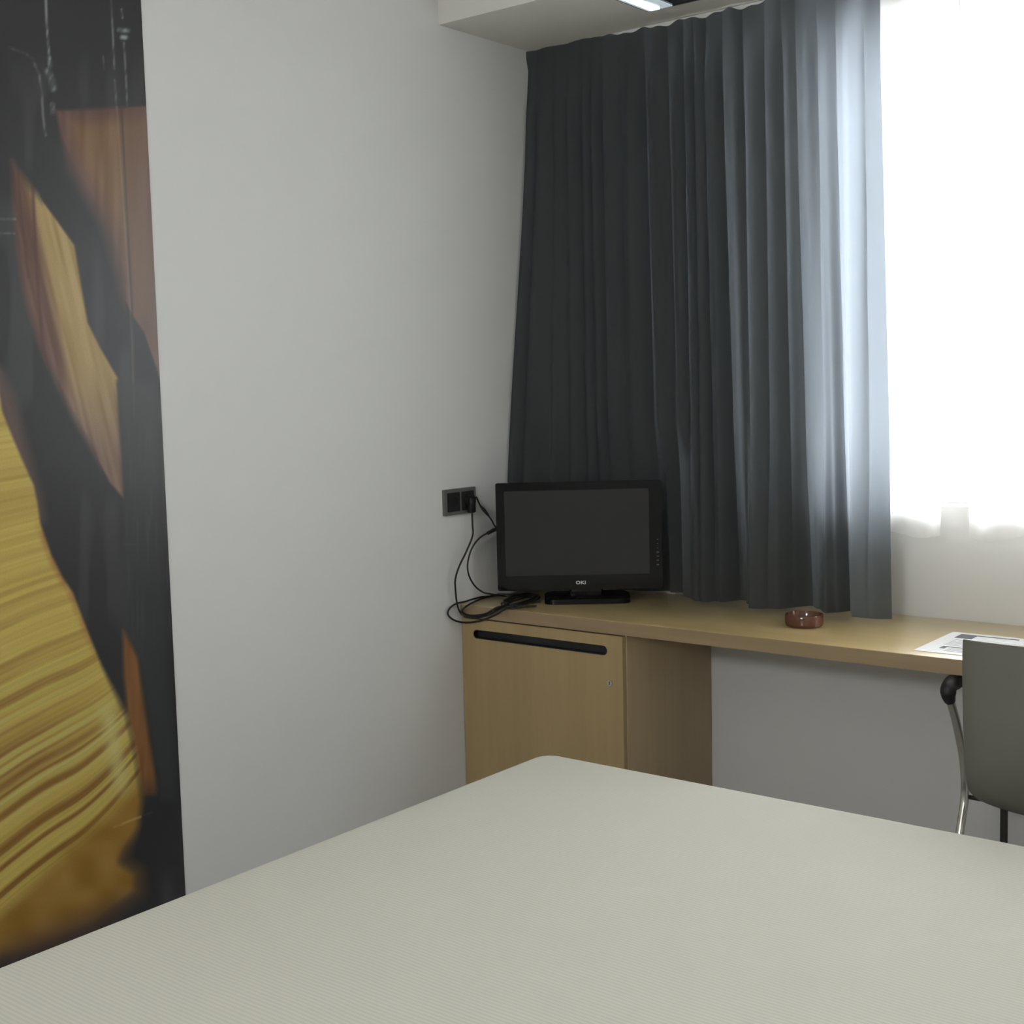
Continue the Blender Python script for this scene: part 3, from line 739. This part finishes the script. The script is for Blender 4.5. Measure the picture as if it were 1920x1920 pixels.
# ------------------------------------------------------------------ ashtray
ac = (1.085, -.300, DZ)
t = thing('ashtray', 'small round red brown ashtray on desk below the curtain', 'ashtray', ac)
ro, hh_ = .0535, .034
prof = [(0, .0005), (ro*.90, .0005), (ro*.97, .004), (ro, .010), (ro, hh_-.004), (ro-.002, hh_), (ro-.005, hh_), (ro-.007, hh_-.004), (ro-.009, .010), (ro-.014, .006), (0, .006)]
bm = lathe(bmesh.new(), prof, ac)
obj('bowl', bm, M['terracotta'], t)

# ------------------------------------------------------------------ printed sheet
px0, px1, py0, py1 = 1.465, 1.675, -.469, -.184
t = thing('printed_sheet', 'white printed sheet lying on desk beside the chair back', 'paper', (px0+.1, -.33, DZ))
obj('sheet', bx((px0, py0, DZ+.0004), (px1, py1, DZ+.0012)), M['paper'], t, smooth=False)
def ink(name, a, b, m): obj(name, bx((a[0], a[1], DZ+.0011), (b[0], b[1], DZ+.0015)), m, t, smooth=False)
ink('header_block', (px0+.030, -.262, 0), (px0+.075, -.206, 0), M['ink'])
ink('header_bar', (px0+.075, -.216, 0), (px0+.182, -.206, 0), M['ink'])
for k, yy in enumerate((-.285, -.300, -.315, -.330, -.345, -.360)):
    ink('text_line', (px0+.040, yy-.004, 0), (px0+.180-.02*(k % 3), yy, 0), M['lines'])
ink('bullet_block', (px0+.045, -.412, 0), (px0+.058, -.380, 0), M['ink'])
ink('text_bar', (px0+.058, -.390, 0), (px0+.185, -.382, 0), M['ink'])
for k, yy in enumerate((-.400, -.412, -.424, -.436)):
    ink('text_line', (px0+.066, yy-.004, 0), (px0+.18-.015*(k % 2), yy, 0), M['lines'])

# ------------------------------------------------------------------ chair
t = thing('armchair', 'taupe padded chair with curved chrome arms tucked under the desk', 'chair', (1.895, -.55, 0))
XC, HW = 1.897, .207
prof = [(-.752, .851), (-.756, .80), (-.758, .70), (-.757, .60), (-.752, .545), (-.738, .510), (-.712, .489), (-.67, .478), (-.60, .472), (-.50, .470), (-.40, .474), (-.33, .476), (-.305, .470)]
pp = smooth_path([(0, a, b) for a, b in prof], 6)
def shell():
    n = len(pp); m_ = 25; th = .034
    Tn = [(pp[min(i+1, n-1)]-pp[max(i-1, 0)]).normalized() for i in range(n)]
    def P(i, j, side):
        s = -1+2*j/(m_-1)
        e = (1-abs(s)**6)
        hw = HW*(1-.045*(1-smf(pp[i].z, .46, .85)))
        bulge = .5*th*(1 if side else -1)*(.25+.75*math.sqrt(max(0, e)))
        nrm = Vector((0, -Tn[i].z, Tn[i].y)).normalized()
        q = pp[i] + nrm*bulge
        curve = .012*(1-s*s)
        back = smf(pp[i].z, .5, .6)
        q = q+Vector((0, -curve*back, -.018*(1-s*s)*(1-back)))
        return Vector((XC+s*hw, q.y, q.z))
    bm = bmesh.new()
    G = [[[bm.verts.new(P(i, j, s)) for j in range(m_)] for i in range(n)] for s in (0, 1)]
    for i in range(n-1):
        for j in range(m_-1):
            for s in (0, 1): bm.faces.new((G[s][i][j], G[s][i][j+1], G[s][i+1][j+1], G[s][i+1][j]))
        for j in (0, m_-1): bm.faces.new((G[0][i][j], G[0][i+1][j], G[1][i+1][j], G[1][i][j]))
    for j in range(m_-1):
        for i in (0, n-1): bm.faces.new((G[0][i][j], G[0][i][j+1], G[1][i][j+1], G[1][i][j]))
    return bm
o = obj('padded_shell', shell(), M['leather'], t)
bv = o.modifiers.new('round', 'BEVEL'); bv.width = .006; bv.segments = 3; bv.limit_method = 'ANGLE'; bv.angle_limit = math.radians(50)
for s in (-1, 1):
    ax_ = XC+s*.315
    def side(px): return [Vector((ax_, p.y, p.z)) for p in (at(u, v, 0, XC-.315) for u, v in px)]
    low = [(ax_, -.490, .19), (ax_, -.548, .08), (ax_, -.585, .004)]
    pts = side([(1777, 1298), (1780, 1308), (1791, 1347), (1800, 1389), (1805, 1417), (1809, 1460), (1808, 1502), (1800, 1558)])+low
    obj('arm_tube', tube(bmesh.new(), smooth_path(pts), .0105, 14), M['chrome'], t)
    q = smooth_path(side([(1781, 1314), (1778, 1302), (1779, 1290), (1786, 1279)])+[(ax_, -.500, .688), (ax_, -.46, .690), (ax_, -.40, .690), (ax_, -.34, .689), (ax_, -.31, .683)])
    n = len(q)
    obj('arm_pad', tube(bmesh.new(), q, [.0135+.0055*min(1, i/10) for i in range(n)], 14), M['black'], t)
    lx = XC+s*.238
    obj('leg', tube(bmesh.new(), [Vector((lx, -.355, .458)), Vector((lx, -.352, .20)), Vector((lx, -.345, .003))], .0095, 12), M['darkmetal'], t)
obj('crossbar', tube(bmesh.new(), [Vector((XC-.315, -.404, .374)), Vector((XC, -.404, .374)), Vector((XC+.315, -.404, .374))], .006, 10), M['darkmetal'], t)
obj('seat_rail', tube(bmesh.new(), [Vector((XC-.24, -.355, .440)), Vector((XC+.24, -.355, .440))], .008, 10), M['darkmetal'], t)
for s in (-1, 1):
    obj('seat_support', tube(bmesh.new(), [Vector((XC+s*.16, -.404, .374)), Vector((XC+s*.16, -.404, .455))], .006, 8), M['darkmetal'], t)
